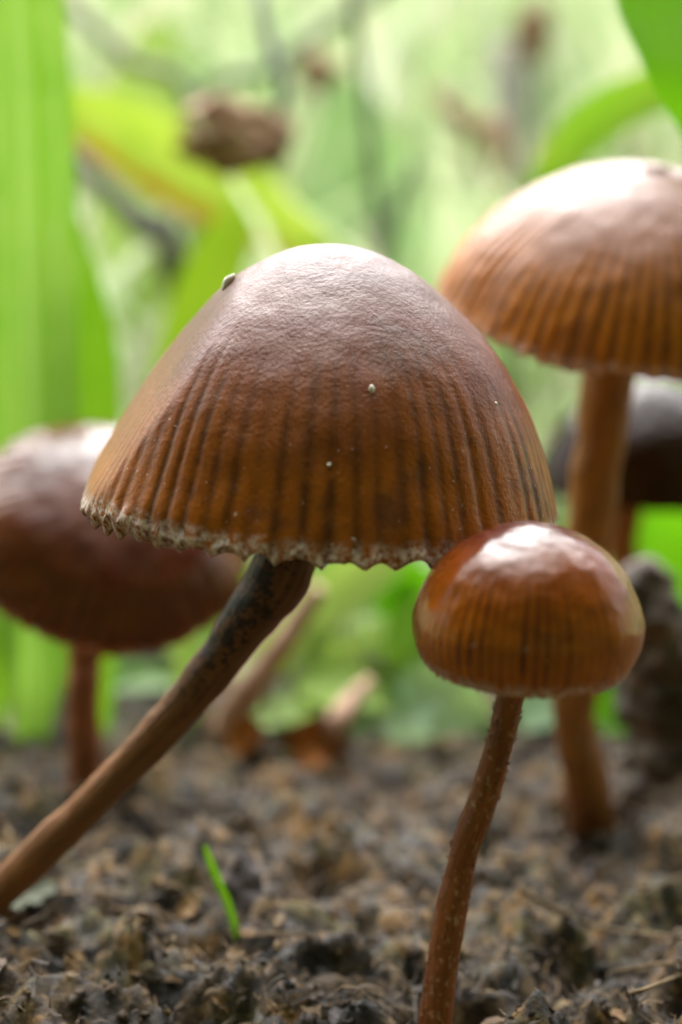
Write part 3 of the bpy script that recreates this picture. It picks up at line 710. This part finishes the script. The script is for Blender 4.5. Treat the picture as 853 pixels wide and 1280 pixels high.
stalk_thing('dry_twig', 'grey-green stalk slanting down to the withered bud', 'stalk', [at(250, 158, 28), at(160, 75, 28), at(70, -10, 28), at(20, -60, 28)], [.13, .13, .12, .10], M_GREY, root=(at(330, 500, 29)[0], 29.0))
stalk_thing('dry_twig', 'soft grey-green stalk rising right of the withered bud', 'stalk', [at(240, 160, 31), at(340, 85, 31), at(450, 5, 31), at(520, -50, 31)], [.16, .16, .15, .12], M_STALK, root=(at(200, 500, 31)[0], 31.0))
stalk_thing('dry_twig', 'thin blue-grey stalk just above the right shoulder of the big cap', 'stalk', [at(484, 330, 25), at(496, 260, 25), at(522, 195, 25)], [.09, .09, .05], M_GREY, root=(at(480, 640, 25)[0], 25.0))
stalk_thing('dead_twig', 'thick pale dead stem standing upright behind the tall mushroom', 'stem', [at(636, 200, 34), at(640, 120, 34), at(640, 55, 34)], [.42, .42, .36], dry_material('pale_stem', [(0.3, (0.30, 0.29, 0.25)), (0.7, (0.44, 0.43, 0.38))]), root=(at(630, 560, 34)[0], 34.0))
stalk_thing('dead_twig', 'dark crooked dead stem leaning beside the thick pale stem', 'stem', [at(624, 195, 32), at(598, 165, 32), at(560, 135, 32), at(540, 110, 32)], [.26, .24, .18, .08], M_BUD, root=(at(650, 520, 32)[0], 32.0))
stalk_thing('dead_twig', 'dark strip painted as the shaded gap below the yellow-margined leaf', 'stem', [at(215, 320, 24.6), at(180, 285, 25), at(130, 230, 25.5), at(90, 190, 26)], [.2, .2, .16, .12], M_GAP_SHADE, root=(at(260, 560, 24.5)[0], 24.5))  # no stem here: dark strip stands in for the shaded gap between leaves
# pinkish dead stalk, rust leaves, stump
b4, D4 = on_ground(278, 918)
stalk_thing('dead_twig', 'pinkish dry stem parallel to the slanting mushroom stem', 'stem', [b4, at(296, 880, D4 - .1), at(330, 835, D4 - .2), at(370, 780, D4 - .3), at(400, 735, D4 - .4)], [.17, .16, .15, .12, .08], M_PINK)
b5, D5 = on_ground(395, 958)
RUST = leaf_plant('dead_leaf', 'curled rust-orange dead leaf lying on the soil with pink stalk', 'dead leaf', [b5 + np.array([-.25, 0, .12])] + pxpts([(380, 935, D5 - .05), (405, 925, D5), (428, 935, D5)]), pxw([26, 52, 58, 22], D5), M_RUST, cup=0.6, wave=.2, part='blade')
b5b, _ = on_ground(418, 940)
V, F, al, an = tube([b5b, at(418, 912, D5), at(436, 880, D5 + .1), at(462, 852, D5 + .3)], [.14, .13, .10, .07], 10, 30, .1)
obj('leaf_stalk', mesh('leaf_stalk', V - np.array(RUST.location) / CM, F), M_PINK, RUST)
b6, D6 = on_ground(314, 940)
leaf_plant('dead_leaf', 'small rust-red dead leaf beside the pinkish dry stem', 'dead leaf', [b6] + pxpts([(300, 925, D6), (312, 915, D6), (332, 922, D6)]), pxw([20, 36, 38, 12], D6), M_RUST, cup=0.5, wave=.2)
b7, D7 = on_ground(860, 960)
stalk_thing('rotten_stump', 'dark rotten woody stump with paler broken top right of the button mushroom', 'stump', [b7 + np.array([0.0, 0, -.3]), at(850, 900, D7), at(828, 830, D7 - .1), at(808, 770, D7 - .1), at(792, 722, D7 - .1), at(784, 708, D7 - .1)], [.62, .48, .40, .34, .28, .14], M_WOOD, n=60, seg=24, bump=.25)

# ------------------------------------------------------------------ small things on the soil
s0, Ds = on_ground(300, 1172)
leaf_plant('grass_sprout', 'single short bright green grass sprout poking from bare soil', 'grass sprout', [s0 - np.array([0, 0, .08])] + pxpts([(288, 1138, Ds - .02), (272, 1100, Ds - .05), (262, 1075, Ds - .08), (256, 1056, Ds - .1)]), pxw([9, 10, 11, 10, 5], Ds), leaf_material('leaf_sprout', (0.12, 0.30, 0.01), (0.15, 0.34, 0.012), vein=2), cup=0.5, wave=0)
def flake(name, label, cat, px, py, size, mat, rotz, tilt, seed, group=None):
    c, D = on_ground(px, py)
    L, w = size
    d = np.array([math.cos(rotz) * math.cos(tilt), math.sin(rotz) * math.cos(tilt), math.sin(tilt)])
    P = [c - d * L / 2, c - d * L * .15 + np.array([0, 0, .03 * L]), c + d * L * .2 + np.array([0, 0, .05 * L]), c + d * L / 2]
    V, F, at_ = leaf_verts(P, [w * .35, w, w * .8, w * .2], nu=14, nv=9, face=norm((0.1, -.55, 1)), wave=.25, cup=.35, seed=seed)
    V = np.vstack([V, V + np.array([0, 0, -.02])]); n = len(V) // 2
    F2 = np.vstack([F, F[:, ::-1] + n])
    lo = c.copy(); V = V + np.array([0, 0, .05])
    return tag(obj(name, mesh(name, V - lo, F2, {k: np.r_[v, v] for k, v in at_.items()}), mat, None, lo), label, cat, group)
flake('dead_leaf', 'purplish grey dead leaf upright behind the grass sprout', 'dead leaf', 305, 1120, (.50, .26), M_MAUVE, 1.4, .9, 1)
flake('wood_chip', 'ochre yellow chip left of the grass sprout', 'chip', 240, 1142, (.22, .16), M_OCHRE, .3, .5, 2)
flake('wood_chip', 'ochre chip in the mossy soil near the slanting stem', 'chip', 95, 1212, (.16, .13), M_OCHRE, 1.3, .7, 3)
flake('wood_chip', 'pointed tan chip standing in the soil below the slanting stem', 'chip', 170, 1200, (.30, .10), M_OCHRE, 1.5, 1.0, 4)
flake('dead_leaf', 'flat pale grey-green leaf scrap under the slanting stem', 'dead leaf', 40, 1128, (.40, .26), dry_material('grey_scrap', [(0.3, (0.06, 0.07, 0.045)), (0.7, (0.11, 0.12, 0.08))]), .2, .2, 5)
r3 = random.Random(5)
for k in range(44):
    px, py = r3.uniform(-60, 910), r3.uniform(950, 1285)
    m_, l_ = r3.choice([(M_CHIP, 'dark brown')] * 3 + [(M_OCHRE, 'ochre'), (M_MAUVE, 'purplish grey'), (M_STRAW, 'straw coloured')])
    flake('wood_chip', 'small ' + l_ + ' chip among the soil crumbs', 'chip', px, py, (r3.uniform(.08, .26), r3.uniform(.03, .09)), m_, r3.uniform(0, 6.28), r3.uniform(-.4, .8), k, 'small chips strewn on the soil')
def straw(label, pts, r=.018, mat=M_STRAW, group=None):
    P = []
    for (px, py, dz) in pts:
        c, D = on_ground(px, py); c = c.copy(); c[2] = float(ground_z(c[0], c[1])) + dz; P.append(c)
    o = P[0].copy(); V, F, al, an = tube(P, [r] * (len(P) - 1) + [r * .5], 8, 40, .15, 10)
    return tag(obj('straw', mesh('straw', V - o, F), mat, None, o), label, 'straw', group)
straw('long dry straw lying on the soil right of the button mushroom stem', [(648, 1140, .16), (700, 1170, .12), (760, 1185, .12), (870, 1200, .10)])
straw('thinner dry straw crossing under the long straw', [(700, 1200, .05), (760, 1172, .1), (830, 1150, .07)], .012)
straw('short bent straw near the lower right soil edge', [(775, 1255, .06), (800, 1268, .12), (853, 1240, .08)], .014)
for k in range(24):
    px, py = r3.uniform(-40, 900), r3.uniform(960, 1280); a = r3.uniform(-.6, .6); L = r3.uniform(30, 80)
    straw('thin brown rootlet lying on the soil', [(px, py, .06), (px + L * math.cos(a), py + L * math.sin(a) * .5 + r3.uniform(-8, 8), .12), (px + 2 * L * math.cos(a), py + L * math.sin(a), .05)], r3.uniform(.006, .012), r3.choice([M_CHIP, M_STRAW]), 'rootlets on the soil')

# soil crumbs and litter: uncountable
BASES = [(p_[0], p_[1]) for p_ in (rbase, lbase, kb, mp[0])]
def crumbs(n, seed, smin, smax, power, ico):
    g = np.random.default_rng(seed)
    proto = [pebble_mesh((1, 1, 1), q, ico, 1.3) for q in range(8)]
    y = 6.2 + 13.5 * g.random(n) ** 1.0; x = g.uniform(-1, 1, n) * (y * 0.27 + 1.2)
    s = smin * (smax / smin) ** (g.random(n) ** power)
    for q, (bx_, by_) in enumerate(BASES):      # earth pushed up round the stem bases
        k0 = q * 70; a_ = g.uniform(0, 6.28, 70); r_b = 0.16 + 0.3 * g.random(70)
        x[k0:k0 + 70] = bx_ + np.cos(a_) * r_b; y[k0:k0 + 70] = by_ + np.sin(a_) * r_b
    # keep clear of the stems
    z = ground_z(x, y)
    Vs, Fs, rs, off = [], [], [], 0
    rnd = g.random(n)
    for k in range(n):
        V, F = proto[k % 8]
        q = g.normal(size=4); q /= np.linalg.norm(q); w_, a, b, c = q
        Rm_ = np.array([[1 - 2 * (b * b + c * c), 2 * (a * b - c * w_), 2 * (a * c + b * w_)], [2 * (a * b + c * w_), 1 - 2 * (a * a + c * c), 2 * (b * c - a * w_)], [2 * (a * c - b * w_), 2 * (b * c + a * w_), 1 - 2 * (a * a + b * b)]])
        sc = s[k] * np.array([1, g.uniform(.5, 1), g.uniform(.35, .9)])
        Vs.append((V * sc) @ Rm_.T + np.array([x[k], y[k], z[k] + s[k] * .1])); Fs.append(F + off); off += len(V); rs.append(np.full(len(V), rnd[k]))
    return np.vstack(Vs), np.vstack(Fs), np.concatenate(rs)
Va, Fa, ra = crumbs(8000, 21, .010, .042, 1.5, 1)
Vb, Fb, rb = crumbs(320, 22, .05, .12, 1.8, 2)
cr = obj('soil_crumbs', mesh('soil_crumbs', np.vstack([Va, Vb]), np.vstack([Fa, Fb + len(Va)]), dict(rnd=np.r_[ra, rb])), M_CRUMB)
tag(cr, 'loose dark soil crumbs covering the ground', 'soil', kind='stuff')
def litter(n, seed, wiry=False):
    g = np.random.default_rng(seed)
    y = 6.2 + 13.5 * g.random(n); x = g.uniform(-1, 1, n) * (y * 0.27 + 1.2); z = ground_z(x, y) + g.uniform(.01, .1, n)
    L = .025 * (8 ** (g.random(n) ** 1.4)); w = L * g.uniform(.08, .4, n)
    if wiry: L = g.uniform(.15, .45, n); w = g.uniform(.008, .018, n)
    a = g.uniform(0, 6.28, n); e = g.uniform(-.4, .6, n); tw = g.uniform(-1, 1, n); bend = g.uniform(-.4, .4, n)
    d = np.stack([np.cos(a) * np.cos(e), np.sin(a) * np.cos(e), np.sin(e)], -1); sdv = np.stack([-np.sin(a), np.cos(a), tw], -1); sdv /= np.linalg.norm(sdv, axis=1)[:, None]; nn = np.cross(d, sdv)
    c = np.stack([x, y, z], -1); V = np.zeros((n, 4, 2, 3))
    for i, u in enumerate((-1, -.35, .35, 1)):
        ctr = c + d * (u * L / 2)[:, None] + nn * (bend * L * (u * u - .4))[:, None]; ww = w * (1 - .6 * u * u) / 2
        V[:, i, 0] = ctr - sdv * ww[:, None]; V[:, i, 1] = ctr + sdv * ww[:, None]
    base = (np.arange(n) * 8)[:, None, None]; i = np.arange(3)[None, :, None] * 2
    F = base + i + np.array([0, 1, 3, 2])[None, None]
    return V.reshape(-1, 3), F.reshape(-1, 4), np.repeat(g.random(n), 8)
V, F, r_ = litter(11000, 33)
V2, F2_, r2_ = litter(2200, 34, True)
F = np.vstack([F, F2_ + len(V)]); V = np.vstack([V, V2]); r_ = np.r_[r_, r2_]
tag(obj('soil_litter', mesh('soil_litter', V, F, dict(rnd=r_)), M_LITTER), 'fine brown plant litter scattered over the soil', 'litter', kind='stuff')
